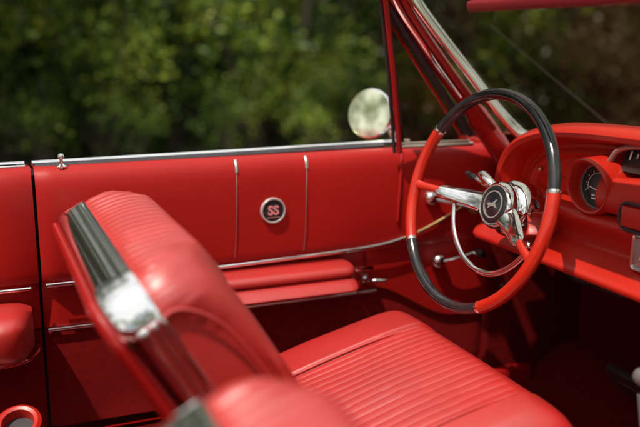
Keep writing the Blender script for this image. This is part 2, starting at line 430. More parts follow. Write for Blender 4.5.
mesh_obj('door_handle', [tube(smooth_path([(.80, .742, .655), (.80, .715, .658), (.808, .702, .660), (.832, .698, .657)], 6), [.007] * 12 + [.0065] * 6 + [.005], 10, ry=.0048), lathe([(.014, .01), (.015, 0), (.010, -.008), (0.001, -.009)], (.80, .742, .655), (0, 1, 0), 20)], M['chrome'], door)
# lock knob
mesh_obj('lock_knob', [lathe([(.011, -.002), (.0115, .001), (.006, .004), (.0035, .006), (.0035, .016), (.0062, .018), (.0066, .022), (.005, .0255), (.001, .0265)], (.140, .745, .954), (0, 0, 1), 20)], M['chrome'], door)
# window cranks
def crank(o, e, parent, knob):
    o, e = Vector(o), Vector(e)
    c = mesh_obj('window_crank', [lathe([(.017, .03), (.018, .006), (.014, -.004), (.008, -.008), (.001, -.009)], o, (0, 1, 0), 20), tube(smooth_path([o, o * .6 + e * .4 + Vector((0, -.006, 0)), e], 5), .0065, 10, ry=.004)], M['chrome'], parent)
    mesh_obj('crank_knob', lathe([(.001, -.034), (.009, -.032), (.0125, -.024), (.0125, -.016), (.008, -.006), (.007, .002)], e, (0, 1, 0), 18), knob, c)
crank((.985, .718, .682), (1.075, .705, .700), door, M['black'])
crank((.955, .71, .838), (1.05, .70, .812), door, M['amber'])
# sill of the window: bright strip outside, dark felt in the slot
mesh_obj('window_felt', strip([(X0 + .004, .785, .953), (.5, .785, .954), (.86, .782, .957)], .0125, .005, up=(0, 0, 1)), M['rubber'], door)
mesh_obj('belt_moulding', [strip([(X0 - .0, .802, .957), (.5, .802, .959), (.93, .800, .963)], .0075, .0045, up=(0, 0, 1))], M['chrome'], door)
def outer_skin(x0, x1, parent, name, sg=1, ztop=.950, nx=24):
    pf = [(.80, 0), (.86, -.004), (.93, -.02), (.975, -.055), (.99, -.12), (.985, -.30), (.985, -.50), (.97, -.62), (.93, -.70), (.86, -.72)]
    rows = [[Vector((x0 + (x1 - x0) * i / nx, sg * y, ztop + z)) for y, z in pf] for i in range(nx + 1)]
    return mesh_obj(name, grid(rows), M['paint'], parent)
outer_skin(X0, X1, door, 'outer_skin')
# round outside mirror
mir = empty('side_mirror', (0, 0, 0), door)
mn = Vector((-.80, -.56, .17)).normalized(); mo = Vector((.866, .868, 1.024))
mesh_obj('mirror_shell', lathe([(.0575, -.002), (.0605, .001), (.061, .006), (.056, .018), (.042, .030), (.022, .036), (.001, .038)], mo, -mn, 40), M['chrome'], mir)
mesh_obj('mirror_glass', lathe([(.0575, -.001), (.045, -.0030), (.03, -.0047), (.015, -.0058), (.0005, -.006)], mo, -mn, 40, caps=(False, True)), M['mirror'], mir)
mesh_obj('mirror_arm', [tube(smooth_path([mo - mn * .02, mo - mn * .05 + Vector((.0, -.01, -.01)), (.925, .868, .98), (.932, .862, .952)], 6), .008, 10), tube([(.90, .862, .955), (.965, .858, .955)], .016, 14, ry=.006, up=(0, 0, 1)), box((.885, .815, .960), (.10, .028, .008), .003)], M['chrome'], mir)

# ---- passenger's door (mirror image, closed, beside the camera) ---------
pdoor = empty('car_door', (0, 0, 0), car); pdoor['label'] = "passenger's door beside the camera"
door_section(X0, X1, 'd', pdoor, -1)
mesh_obj('long_moulding', strip([(X0 + .006, -.7215, .7225), (.5, -.7205, .7235), (.8, -.7175, .734)], .0042, .003), M['chrome'], pdoor)
armrest(.33, .752, pdoor, -1)
outer_skin(X0, X1, pdoor, 'outer_skin', -1)
mesh_obj('belt_moulding', strip([(X0, -.802, .957), (.93, -.800, .961)], .012, .0055, up=(0, 0, 1)), M['chrome'], pdoor)

# ---- rear quarter trim --------------------------------------------------
for sg, lab in ((1, "trim panel behind the driver's door"), (-1, "trim panel behind the passenger's door")):
    q = empty('rear_side_panel', (0, 0, 0), car); q['label'] = lab
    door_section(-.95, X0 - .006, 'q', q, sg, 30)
    mesh_obj('long_moulding', strip([(-.9, sg * .7215, .7195), (X0 - .022, sg * .7215, .7195)], .0040, .003), M['chrome'], q)
    mesh_obj('belt_moulding', [strip([(-.95, sg * .802, .957), (X0 - .014, sg * .802, .957)], .0075, .0045, up=(0, 0, 1)), strip([(-.95, sg * .785, .953), (X0 - .014, sg * .785, .953)], .0032, .0028, up=(0, 0, 1))], M['chrome'], q)
    # padded armrest block with a rounded nose
    rows = []
    prof = [(.745, .69), (.70, .697), (.64, .694), (.612, .682), (.603, .665), (.605, .635), (.615, .612), (.64, .600), (.745, .596)]
    pf = [(p.x, p.y) for p in smooth_path([(y, z, 0) for y, z in prof], 4)]
    for i in range(41):
        x = -.75 + (.064 + .75) * i / 40; d = .064 - x
        k = math.sqrt(max(0, 1 - max(0, 1 - d / .05) ** 2)) if d < .05 else 1
        rows.append([Vector((x, sg * (.745 + (y - .745) * (.45 + .55 * k)), .645 + (z - .645) * (.72 + .28 * k))) for y, z in pf])
    mesh_obj('armrest', grid(rows, cap1=True), M['vinyl'], q)
    mesh_obj('armrest_trim', tube(smooth_path([(-.7, sg * .602, .612), (-.1, sg * .602, .612), (.02, sg * .612, .608), (.066, sg * .66, .607), (.072, sg * .73, .607)], 6), .003, 8), M['chrome'], q)
    outer_skin(-2.0, X0 - .006, q, 'outer_skin', sg)
    mesh_obj('jamb', box((X0 - .005, sg * .835, .650), (.05, .10, .57), .004), M['rubber'], q)
    mesh_obj('jamb', box((X1 + .002, sg * .815, .66), (.05, .11, .60), .004), M['paint'], car)

# ---- rear seat and deck -------------------------------------------------
rs = empty('rear_seat', (0, 0, 0), car)
def slab(c, s, pleats, tilt, m, bev=.05):
    rows = []
    n, k = 120, 26
    for i in range(k + 1):
        v = -1 + 2 * i / k; row = []
        for j in range(n + 1):
            u = -1 + 2 * j / n; mm = max(abs(u), abs(v)); d = max((abs(u) ** 8 + abs(v) ** 8) ** .125, 1e-6)
            uu, vv = u * mm / d, v * mm / d
            y = uu * s[1] / 2; h = s[2] * (1 - mm ** 8) ** .35
            g = -.004 * (1 - abs(math.sin(math.pi * y / .03))) ** 2.2 if .06 < abs(y) < s[1] / 2 - .12 else 0
            row.append(Vector((vv * s[0] / 2, y, h + g)))
        rows.append(row)
    Mx = Matrix.Translation(Vector(c)) @ Matrix.Rotation(tilt, 4, 'Y')
    return xf(grid(rows), Mx)
mesh_obj('cushion', slab((-.50, 0, .40), (.5, 1.18, .13), 1, R(-8), None), M['vinyl'], rs)
mesh_obj('backrest', slab((-.86, 0, .68), (.52, 1.18, .12), 1, R(68), None), M['vinyl'], rs)
mesh_obj('rear_deck', [box((-1.16, 0, .93), (.42, 1.56, .05), .02)], M['vinyl'], car)
rows = []
for i in range(13):
    x = -1.36 - 1.1 * i / 12; rows.append([Vector((x, y, .955 - .06 * (i / 12) ** 2 - .03 * (abs(y) / .8) ** 3)) for y in [-.86 + 1.72 * j / 16 for j in range(17)]])
mesh_obj('boot_lid', grid(rows), M['paint'], car)
mesh_obj('rear_body', box((-2.2, 0, .60), (.55, 1.9, .5), .08), M['paint'], car)

# ---- floor, sills, firewall, kick panels --------------------------------
rows = []
for i in range(61):
    x = -.75 + 2.15 * i / 60
    row = []
    for j in range(41):
        y = -.76 + 1.52 * j / 40
        tun = .13 * math.exp(-(y / .16) ** 4) + .08 * sstep(.9, 1.4, x) * math.exp(-(y / .2) ** 2)
        z = .27 + tun + sstep(1.12, 1.40, x) * .16 + noise.noise(Vector((x * 7, y * 7, 2))) * .006
        row.append(Vector((x, y, z)))
    rows.append(row)
mesh_obj('floor_carpet', grid(rows), M['carpet'], car)
mesh_obj('firewall', [box((1.42, 0, .66), (.03, 1.44, .5), .01)], M['carpet'], car)
for sg in (1, -1):
    s = mesh_obj('door_sill', box((.53, sg * .735, .33), (1.45, .075, .11), .012), M['paint'], car)
    mesh_obj('sill_plate', [box((.50, sg * .718, .3885), (1.2, .055, .004), .0015), tube([(-.1, sg * .692, .389), (1.1, sg * .692, .389)], .004, 8)], M['chrome'], s)
    k = mesh_obj('kick_panel', box((1.275, sg * .740, .56), (.29, .03, .74), .01), M['carpet'], car)
    mesh_obj('panel_screw', lathe([(.008, .002), (.007, -.003), (.001, -.005)], (1.17, sg * .724, .60), (0, sg, 0), 14), M['brushed'], k)
    pieces('wheel_arch', [lathe([(.39, -.11), (.39, .11)], (1.95 if w else -1.25, sg * .86, .34), (0, 1, 0), 40) for w in (0, 1)], M['rubber'], car)
    fp = [(.80, 0), (.86, -.004), (.93, -.02), (.975, -.055), (.99, -.12), (.985, -.30), (.975, -.46)]
    mesh_obj('front_wing', grid([[Vector((X1 + .006 + 1.75 * i / 30, sg * (y - .03 * (i / 30) ** 2), .968 - .02 * (i / 30) + z)) for y, z in fp] for i in range(31)]), M['paint'], car)
    for x in (1.95, -1.25):
        w = mesh_obj('road_wheel', lathe([(.19, -.09), (.31, -.10), (.345, -.07), (.35, 0), (.345, .07), (.31, .10), (.19, .09)], (x, sg * .86, .35), (0, 1, 0), 40), M['tyre'], car)
        mesh_obj('hub_cap', lathe([(.195, .088), (.19, .10), (.15, .105), (.08, .12), (.001, .13)], (x, sg * .86, .35), (0, sg, 0), 40), M['chrome'], w)
rows = []
for i in range(31):
    x = 1.47 + 1.42 * i / 30
    rows.append([Vector((x, y, .985 - .045 * (i / 30) ** 1.5 - .035 * (abs(y) / .8) ** 3 + .006 * math.exp(-(y / .04) ** 2))) for y in [-.80 + 1.6 * j / 40 for j in range(41)]])
mesh_obj('bonnet', grid(rows), M['paint'], car)
mesh_obj('front_body', box((2.82, 0, .66), (.16, 1.86, .5), .06), M['paint'], car)
cw = mesh_obj('cowl', [box((1.42, 0, .955), (.14, 1.60, .03), .01)], M['paint'], car)
pieces('cowl_vent', [box((1.45, -.5 + .05 * k, .973), (.05, .03, .004), .001) for k in range(21)], M['rubber'], cw)

# pedals
pd = [('brake_pedal', (1.20, .30, .50), (.07, .11)), ('accelerator_pedal', (1.22, .12, .44), (.16, .06))]
for nm, c, s in pd:
    p = mesh_obj(nm, [box(c, (.018, s[1], s[0]), .005, Matrix.Rotation(R(-35), 3, 'Y')), box(Vector(c) + Vector((-.006, 0, 0)), (.012, s[1] * .8, .006), .002, Matrix.Rotation(R(-35), 3, 'Y'))], M['rubber'], car)
    mesh_obj('pedal_arm', tube(smooth_path([Vector(c) + Vector((.01, 0, 0)), Vector(c) + Vector((.09, .0, .12)), (1.30, c[1], .80)], 5), .009, 8), M['rubber'], p)

# ---- dashboard ----------------------------------------------------------
dash = empty('dashboard', (0, 0, 0), car)
half = [(.588, .868), (.588, .895), (.578, .933), (.552, .972), (.506, 1.004), (.44, 1.026), (.36, 1.038), (.24, 1.044), (.12, 1.046), (0, 1.047)]
lipyz = [Vector((0, y, z)) for y, z in half] + [Vector((0, -y, z)) for y, z in reversed(half[:-1])]
lipyz = smooth_path(lipyz, 6)
cen = Vector((0, 0, .90))
def lip_row(X, dyy, dz, zfloor=None, sc_=1.0):
    out = []
    for p in lipyz:
        sy = 1 + (abs(p.y) / .588) * 0
        out.append(Vector((X, p.y * (1 + dyy), p.z + dz)))
    return out
def inset_row(X, d):
    out = []
    n = len(lipyz)
    for i, p in enumerate(lipyz):
        a = lipyz[max(i - 1, 0)]; b = lipyz[min(i + 1, n - 1)]; t = (b - a).normalized()
        nrm = Vector((0, t.z, -t.y))
        if nrm.dot(p - cen) > 0: nrm = -nrm
        out.append(Vector((X, 0, 0)) + Vector((0, p.y, p.z)) + nrm * d)
    return out
rows = [lip_row(1.43, .18, -.055), lip_row(1.30, .15, -.03), lip_row(1.20, .10, -.012), lip_row(1.12, .05, -.002), inset_row(1.075, -.003), inset_row(1.050, -.001), inset_row(1.036, .005), inset_row(1.030, .014), inset_row(1.034, .023), inset_row(1.048, .029), inset_row(1.066, .032), inset_row(1.083, .035)]
pad = mesh_obj('dash_pad', grid(rows), M['dash'], dash)
# inner lip line, then the recessed face
rows = [inset_row(1.083, .035), inset_row(1.094, .040), inset_row(1.096, .046), inset_row(1.090, .052), inset_row(1.089, .058), inset_row(1.100, .068)]
base = [Vector((1.104, p.y * .86, .888 + (p.z - .888) * .25)) for p in lipyz]
rows.append(base)
mesh_obj('dash_face', grid(rows), M['dash'], dash)
mesh_obj('dash_face_lower', box((1.110, 0, .885), (.02, 1.12, .07), .004), M['dash'], dash)
mesh_obj('trim_screw', lathe([(.0055, .004), (.0055, -.002), (.003, -.004), (.0004, -.0045)], (1.092, .500, .928), (1, 0, 0), 14), M['gold'], dash)
# ledge and lower panel: profile (x, z) swept across the car
pf = [(1.10, .888), (1.060, .8885), (1.036, .887), (1.022, .881), (1.018, .872), (1.022, .862), (1.030, .85), (1.034, .835), (1.033, .824), (1.022, .818), (1.000, .808), (.975, .797), (.966, .791), (.966, .784), (.976, .780), (1.05, .786), (1.12, .78)]
pf = [(p.x, p.y) for p in smooth_path([(x, z, 0) for x, z in pf], 3)]
rows = []
for i in range(91):
    y = -.60 + 1.2 * i / 90; d = .60 - abs(y)
    k = 1 - math.sqrt(max(0, 1 - (1 - min(d / .06, 1)) ** 2))
    rows.append([Vector((x + k * (1.10 - x) * .8, y, z + k * (.85 - z) * .35)) for x, z in pf])
mesh_obj('lower_dash', grid(rows, cap0=True, cap1=True), M['dash'], dash)
mesh_obj('dash_underside', box((1.26, 0, .80), (.28, 1.3, .02), .005), M['rubber'], dash)
mesh_obj('wiring', [tube(smooth_path([(1.05, .42, .79), (1.1, .35, .72), (1.2, .3, .74), (1.3, .2, .70)], 6), .008, 8), tube(smooth_path([(1.05, .2, .79), (1.12, .22, .74), (1.2, .1, .72), (1.35, .15, .68)], 6), .006, 8), box((1.16, .33, .745), (.10, .16, .08), .02)], M['rubber'], dash)
# round gauge pod
def pod(y, z, parent, text=True):
    o = Vector((1.098, y, z)); ax = Vector((-1, -.10, .05)).normalized()
    g = lathe([(.066, 0), (.060, .02), (.056, .05), (.0535, .078), (.052, .086), (.049, .090), (.0455, .088), (.0435, .082), (.042, .065), (.041, .056)], o, ax, 48)
    v = []
    for p in g[0]:                                     # the hood reaches further out at the top
        h = (p - o).dot(ax); r = (p.z - z) / .05
        v.append(p + ax * (h / .09) * (.010 * r))
    p = mesh_obj('gauge_pod', (v, g[1]), M['dash'], parent)
    fc = mesh_obj('gauge', [lathe([(.0412, .058), (.0005, .058)], o, ax, 40, caps=(False, True))], M['dial'], p)
    gs = [lathe([(.0415, .059), (.0415, .062), (.0390, .0625), (.0385, .059)], o, ax, 40)]
    mesh_obj('gauge_ring', gs, M['silver'], p)
    b = Vector((0, 0, 1)); b = (b - ax * b.dot(ax)).normalized(); a = ax.cross(b)
    gs = []
    o2 = o + ax * .0592
    Mx = Matrix((( -a.x, b.x, ax.x, o2.x), (-a.y, b.y, ax.y, o2.y), (-a.z, b.z, ax.z, o2.z), (0, 0, 0, 1)))
    if Mx.to_3x3().determinant() < 0: Mx = Matrix(((a.x, b.x, ax.x, o2.x), (a.y, b.y, ax.y, o2.y), (a.z, b.z, ax.z, o2.z), (0, 0, 0, 1)))
    for k in range(9):
        an = R(200 - 27.5 * k); c, s = math.cos(an), math.sin(an)
        gs.append(xf(box((.029 * c, .029 * s, 0), (.007 if k % 4 == 0 else .004, .0011, .0004), 0, Matrix.Rotation(an, 3, 'Z')), Mx))
    gs.append(xf(tube([Vector((.0245 * math.cos(R(a_)), .0245 * math.sin(R(a_)), .0002)) for a_ in range(-20, 201, 10)], .0006, 5), Mx))
    gs.append(xf(box((-.004, -.007, .0005), (.034, .0018, .0008), 0, Matrix.Rotation(R(-14), 3, 'Z')), Mx))
    for x_, w_, y_ in ((-.010, .008, -.018), (.002, .010, -.018), (-.004, .020, -.024)): gs.append(xf(box((x_, y_, 0), (w_, .0030, .0004), 0), Mx))
    mesh_obj('gauge_markings', gs, M['white'], p, smooth=False)
pod(.262, .932, dash); pod(-.235, .932, dash)
# cluster housing between the pods, with the wide dark instrument strip
pf = [(1.10, .888), (1.05, .890), (1.028, .895), (1.018, .908), (1.016, .925), (1.020, .942), (1.026, .952), (1.036, .957), (1.05, .955), (1.10, .96)]
pf = [(p.x, p.y) for p in smooth_path([(x, z, 0) for x, z in pf], 3)]
mesh_obj('cluster_housing', grid([[Vector((x, -.235 + .47 * i / 30, z + .018 * math.cos(math.pi * (-.235 + .47 * i / 30 - .01) / .52) ** 2 * sstep(.9, .95, z))) for x, z in pf] for i in range(31)]), M['dash'], dash)
face = box((1.066, .0, .992), (.012, .44, .054), .004, Matrix.Rotation(R(18), 3, 'Y'))
spd = mesh_obj('speedometer', face, M['dial'], dash)
gs = []
for k in range(25):
    y = .20 - .40 * k / 24
    gs.append(box((1.0585, y, .998), (.001, .0032 if k % 2 == 0 else .0016, .016 if k % 2 == 0 else .009), 0, Matrix.Rotation(R(18), 3, 'Y')))
for k in range(0, 13):
    y = .20 - .40 * k / 12
    g = text_geo(str(k * 10), .013, .0003, .0004)
    Mx = Matrix.Translation((1.0625, y, .981)) @ Matrix.Rotation(R(18), 4, 'Y') @ Matrix.Rotation(R(-90), 4, 'Z') @ Matrix.Rotation(R(90), 4, 'X')
    gs.append(xf(g, Mx))
mesh_obj('speed_scale', gs, M['white'], spd, smooth=False)
mesh_obj('speedometer_trim', [tube(smooth_path([(1.045, .235, .985), (1.050, .215, 1.008), (1.056, .15, 1.018), (1.058, 0, 1.021), (1.056, -.15, 1.018), (1.050, -.215, 1.008), (1.045, -.235, .985)], 6), .010, 10, ry=.005, up=(0, 0, 1))], M['silver'], spd)
# dark-edged switch bezel and centre stack
def rrect_path(y0, y1, z0, z1, r, X, n=6):
    out = []
    for cyy, czz, a0 in ((y1 - r, z1 - r, 0), (y0 + r, z1 - r, 90), (y0 + r, z0 + r, 180), (y1 - r, z0 + r, 270)):
        for k in range(n + 1): a = R(a0 + 90 * k / n); out.append(Vector((X, cyy + r * math.cos(a), czz + r * math.sin(a))))
    return out
bz = mesh_obj('radio_bezel', tube(rrect_path(-.10, .168, .878, .925, .020, 1.013), .0032, 8, closed=True), M['rubber'], dash)
mesh_obj('bezel_panel', box((1.014, .034, .9015), (.010, .255, .036), .004), M['dash'], bz)
st = mesh_obj('centre_stack', box((1.016, .0, .846), (.02, .25, .060), .006), M['silver'], dash)
mesh_obj('stack_trim', tube(rrect_path(-.122, .122, .818, .875, .008, 1.005), .0028, 8, closed=True), M['chrome'], st)
for k, y in enumerate((.075, 0, -.075)):
    mesh_obj('control_knob', lathe([(.013, 0), (.012, .012), (.009, .016), (.001, .017)], (1.001, y, .846), (-1, 0, 0), 20), M['chrome'], st)

# ---- console and shifter ------------------------------------------------
cs = mesh_obj('centre_console', [box((.86, -.045, .42), (.62, .16, .10), .02), box((1.12, -.045, .56), (.05, .16, .34), .012, Matrix.Rotation(R(18), 3, 'Y'))], M['carpet'], car)
mesh_obj('console_plate', [box((.92, -.045, .472), (.46, .13, .005), .002)], M['chrome'], cs)
mesh_obj('gear_lever', [tube(smooth_path([(.93, -.03, .47), (.925, -.02, .58), (.915, -.015, .66)], 5), .006, 10), lathe([(.003, -.014), (.012, -.010), (.015, 0), (.012, .009), (.002, .013)], (.913, -.018, .69), (0, 1, 0), 20)], M['knob'], cs)

# ---- steering wheel -----------------------------------------------------
Wc = Vector((.85, .37, .902)); wb = R(15); wa = R(4)
wn = Vector((-math.cos(wa) * math.cos(wb), -math.sin(wa) * math.cos(wb), math.sin(wb)))
wu = wn.cross(Vector((0, 0, 1))).normalized()
if wu.y > 0: wu = -wu
wv = wu.cross(wn)
if wv.z < 0: wv = -wv
def wp(r, deg, off=0): return Wc + wu * (r * math.cos(R(deg))) + wv * (r * math.sin(R(deg))) + wn * off
sw = empty('steering_wheel', (0, 0, 0), car)
RR = .2040; rt = .0112
def rim_arc(a0, a1, name, m, r=rt):
    n = max(4, int(abs(a1 - a0) / 2.5)); pth = [wp(RR, a0 + (a1 - a0) * i / n) for i in range(n + 1)]
    return tube(pth, r, 18)
mesh_obj('rim', [rim_arc(14.5, 144, '', None)], M['black'], sw)['label'] = 'black upper rim section'
mesh_obj('rim', [rim_arc(145.2, 212.8, '', None, .0120)], M['wheel_red'], sw)['label'] = 'red left rim section'
mesh_obj('rim', [rim_arc(214, 295.4, '', None)], M['black'], sw)['label'] = 'black lower rim section'
mesh_obj('rim', [rim_arc(296.6, 373.3, '', None, .0120)], M['wheel_red'], sw)['label'] = 'red right rim section'
for a in (144.6, 213.4, 296.0, 373.9):
    mesh_obj('rim_ferrule', tube([wp(RR, a - .9), wp(RR, a), wp(RR, a + .9)], [.0122, .0128, .0122], 18), M['chrome'], sw)
def dish(r): return -.052 * (1 - sstep(.03, .20, r)) - .0
hub_off = -.052
for a, l in ((180, 'left'), (-21.5, 'right')):
    rs_ = [.200, .185, .17, .155, .14]
    pth = [wp(r, a, dish(r)) for r in rs_]
    red = mesh_obj('spoke_root', tube(pth, [.0115, .0085, .0078, .0076, .0078], 14, up=wn, ry=[.009, .0065, .006, .006, .006]), M['wheel_red'], sw)
    rs_ = [.145, .135, .12, .10, .08, .06, .04]
    pth = [wp(r, a, dish(r) + .002) for r in rs_]
    mesh_obj('spoke', tube(pth, [.006, .0125, .0150, .0165, .018, .020, .022], 16, up=(-1.05, -.33, .9), ry=[.003, .0045, .005, .005, .005, .0055, .006]), M['chrome'], sw)
# horn ring (lower half)
pth = [wp(.126 + .008 * sstep(-130, -60, a), a, hub_off + .004) for a in range(-172, -27, 4)]
hr = mesh_obj('horn_ring', tube(pth, .0062, 10, up=wn, ry=.004), M['chrome'], sw)
pieces('horn_ring_end', [lathe([(.008, -.004), (.009, .003), (.005, .007), (.001, .008)], wp(.128, a, hub_off + .004), wn, 16) for a in (-174, -26)], M['chrome'], hr)
# hub: chrome bell, dark cap with silver rings and leaping-animal mark
ho = wp(0, 0, hub_off)
hub = mesh_obj('hub', [lathe([(.036, .006), (.0405, .007), (.0445, .003), (.0465, -.004), (.046, -.012), (.042, -.017), (.0415, -.021), (.050, -.025), (.0545, -.032), (.0565, -.050), (.0565, -.078), (.054, -.092), (.046, -.104), (.034, -.112)], ho, wn, 48, caps=(False, True))], M['chrome'], sw)
mesh_obj('hub_cap', [lathe([(.0375, .004), (.036, .0075), (.031, .009), (.027, .0085), (.0262, .0075), (.012, .0085), (.0005, .009)], ho, wn, 48, caps=(False, True))], M['black'], hub)
mesh_obj('hub_ring', [lathe([(.0270, .0085), (.0268, .0098), (.0244, .0098), (.0242, .0078)], ho, wn, 48), lathe([(.0388, .0050), (.0384, .0072), (.0372, .0072), (.0370, .0045)], ho, wn, 48)], M['emblem'], hub)
def hp(x, y, o=.0095): return ho + wu * x + wv * y + wn * o
em = [(-.017, -.002), (-.011, .002), (-.004, .002), (.003, .006), (.008, .011), (.012, .010), (.010, .007), (.007, .003), (.010, -.002), (.015, -.006), (.009, -.005), (.004, -.003), (-.003, -.004), (-.008, -.008), (-.013, -.010), (-.010, -.005)]
v = [hp(x * .95, y * .95, .0090) for x, y in em] + [hp(x * .95, y * .95, .0102) for x, y in em]; ne = len(em)
mesh_obj('hub_emblem', (v, [tuple(range(ne)), tuple(range(ne, 2 * ne))] + [(i, (i + 1) % ne, (i + 1) % ne + ne, i + ne) for i in range(ne)]), M['emblem'], hub, smooth=False)
# column
sc0 = wp(0, 0, hub_off - .112)
clm = mesh_obj('steering_column', tube([sc0 + wn * .03, sc0 + wn * .02, sc0 - wn * .03, sc0 - wn * .06, sc0 - wn * .45], [.030, .040, .040, .035, .034], 32, up=wv), M['dash'], car)
mesh_obj('turn_signal_lever', [tube(smooth_path([wp(.02, 165, hub_off - .085), wp(.10, 166, hub_off - .070), wp(.165, 166, hub_off - .060)], 5), .0045, 10), tube([wp(.140, 158, hub_off - .045), wp(.134, 158, hub_off - .047), wp(.092, 161, hub_off - .06), wp(.085, 161, hub_off - .062)], [.006, .0105, .0115, .006], 14)], M['chrome'], clm)
mesh_obj('lever_knob', tube([wp(.160, 166, hub_off - .062), wp(.165, 166, hub_off - .06), wp(.190, 166, hub_off - .056), wp(.194, 166, hub_off - .055)], [.004, .0068, .0068, .003], 12), M['black'], clm)

# ---- windscreen frame ---------------------------------------------------
wf = empty('windscreen_frame', (0, 0, 0), car)
for sg in (1, -1):
    def Q(x, y, z): return Vector((x, sg * y, z))
    pl = mesh_obj('pillar', [tube(smooth_path([Q(.795, .632, 1.300), Q(.835, .642, 1.255), Q(.925, .658, 1.155), Q(1.015, .672, 1.06), Q(1.105, .690, .965), Q(1.16, .70, .90)], 6), [.014] * 24 + [.020] * 7, 12, up=(1, 0, .9), ry=[.021] * 20 + [.028] * 11)], M['paint'], wf)
    mesh_obj('chrome_garnish', tube(smooth_path([Q(.826, .604, 1.300), Q(.842, .606, 1.276), Q(.872, .608, 1.242), Q(.918, .610, 1.193), Q(.972, .612, 1.137), Q(1.03, .613, 1.075), Q(1.085, .612, 1.02), Q(1.118, .606, .990), Q(1.128, .600, .984)], 5), .0185, 14, up=(-.45, -sg * .58, .95), ry=.0090, rot=0), M['chrome'], pl)
    mesh_obj('inner_rib', tube(smooth_path([Q(.812, .612, 1.288), Q(.85, .618, 1.235), Q(.94, .632, 1.137), Q(1.03, .645, 1.045), Q(1.075, .65, 1.0)], 5), .007, 10, ry=.007), M['paint'], pl)
    mesh_obj('weather_strip', tube(smooth_path([Q(.777, .630, 1.283), Q(.80, .634, 1.255), Q(.885, .652, 1.155), Q(.965, .668, 1.062), Q(1.035, .684, .985)], 6), .0095, 10, ry=.008), M['rubber'], pl)
    mesh_obj('drip_moulding', tube(smooth_path([Q(.798, .618, 1.282), Q(.83, .624, 1.240), Q(.875, .632, 1.190), Q(.92, .642, 1.14), Q(.985, .652, 1.072)], 6), [.0075 - .0002 * i for i in range(25)], 8), M['chrome'], pl)
hd = mesh_obj('header', [tube(smooth_path([(.82, .63, 1.300), (.815, .5, 1.312), (.81, .25, 1.32), (.81, 0, 1.322), (.81, -.25, 1.32), (.815, -.5, 1.312), (.82, -.63, 1.300)], 6), .032, 14, up=(0, 0, 1), ry=.017)], M['paint'], wf)
mesh_obj('header_garnish', tube(smooth_path([(.842, .60, 1.286), (.84, .25, 1.298), (.84, 0, 1.30), (.84, -.25, 1.298), (.842, -.60, 1.286)], 6), .008, 10), M['chrome'], hd)
mesh_obj('latch', [box((.785, sg * .50, 1.285), (.06, .03, .014), .004) for sg in (1, -1)] + [box((.772, .628, 1.288), (.035, .02, .006), .002)], M['chrome'], hd)
for sg in (1, -1):
    yc = .09 if sg > 0 else -.36
    g = box((.828, yc, 1.262), (.094, .46, .020), .0095, Matrix.Rotation(R(-12), 3, 'Y'), seg=4)
    vz = mesh_obj('sun_visor', g, M['visor'], wf)
    mesh_obj('visor_rod', tube(smooth_path([(.84, sg * .54 + (-.14 if sg > 0 else 0), 1.295), (.86, sg * .52 + (-.16 if sg > 0 else 0), 1.288), (.862, yc, 1.282)], 5), .005, 8), M['chrome'], vz)
mirr = mesh_obj('rear_view_mirror', [box((.84, -.30, 1.215), (.02, .22, .055), .009, Matrix.Rotation(R(-10), 3, 'Z')), tube([(.85, -.30, 1.22), (.85, -.30, 1.30)], .006, 8)], M['chrome'], wf)
# glass: gently curved sheet between the pillars
rows = []
for i in range(15):
    f = i / 14; row = []
    for j in range(31):
        g_ = -1 + j / 15
        x = (.835 + .335 * f) + (.10 + .14 * f) * (1 - g_ * g_); y = g_ * (.622 + .035 * f); z = 1.295 - .30 * f + .012 * (1 - g_ * g_)
        row.append(Vector((x, y, z)))
    rows.append(row)
mesh_obj('windscreen_glass', grid(rows), M['glass'], car)
for k, (y0, y1) in enumerate(((.50, .02), (-.12, -.60))):
    wpr = mesh_obj('wiper', [tube(smooth_path([(1.455, y0, .985), (1.40, (y0 + y1) / 2, 1.0), (1.385, y1 + .06, 1.012)], 5), .005, 8), tube([(1.40, y0 - .05, 1.003), (1.37, y1, 1.018)], .004, 8)], M['silver'], car)
# aerial on the wing
mesh_obj('radio_aerial', [tube([(1.63, .87, .945), (1.48, .97, 1.09), (1.33, 1.07, 1.237)], [.0012, .0009, .0007], 6), lathe([(.016, -.012), (.015, .006), (.006, .018), (.003, .024)], (1.63, .87, .945), (-.6, .4, .6), 16)], M['knob'], car)

# ---- vent windows -------------------------------------------------------
for sg in (1, -1):
    def Q(x, y, z): return Vector((x, sg * y, z))
    vw = empty('vent_window', (0, 0, 0), wf)
    mesh_obj('vent_post', [tube([Q(.777, .617, 1.286), Q(.818, .655, 1.13), Q(.864, .704, .950)], .0068, 10, up=(1, 0, .2), ry=.0062)], M['paint'], vw)
    mesh_obj('post_channel', [tube([Q(.768, .621, 1.286), Q(.809, .659, 1.13), Q(.853, .708, .950)], .0042, 8, ry=.0042), tube([Q(.786, .622, 1.270), Q(.827, .660, 1.13), Q(.873, .706, .972)], .0035, 8)], M['rubber'], vw)
    mesh_obj('vent_sill', [tube([Q(.862, .705, .963), Q(1.045, .690, .963)], .005, 8), tube([Q(.862, .70, .971), Q(1.035, .688, .971)], .0028, 8)], M['brushed'], vw)
    mesh_obj('vent_frame', [tube(smooth_path([Q(.800, .640, 1.235), Q(.87, .655, 1.15), Q(.945, .670, 1.062), Q(1.01, .687, .985)], 5), .0038, 8)], M['paint'], vw)
    tri = [Q(.786, .628, 1.262), Q(.864, .704, .966), Q(1.04, .692, .966)]
    t2 = [p + Vector((0, sg * .004, 0)) for p in tri]
    mesh_obj('vent_glass', (tri + t2, [(0, 1, 2), (3, 5, 4), (0, 1, 4, 3), (1, 2, 5, 4), (2, 0, 3, 5)]), M['vent_glass'], vw, smooth=False)
    mesh_obj('corner_cap', box(Q(.779, .620, 1.290), (.04, .03, .014), .004), M['chrome'], vw)

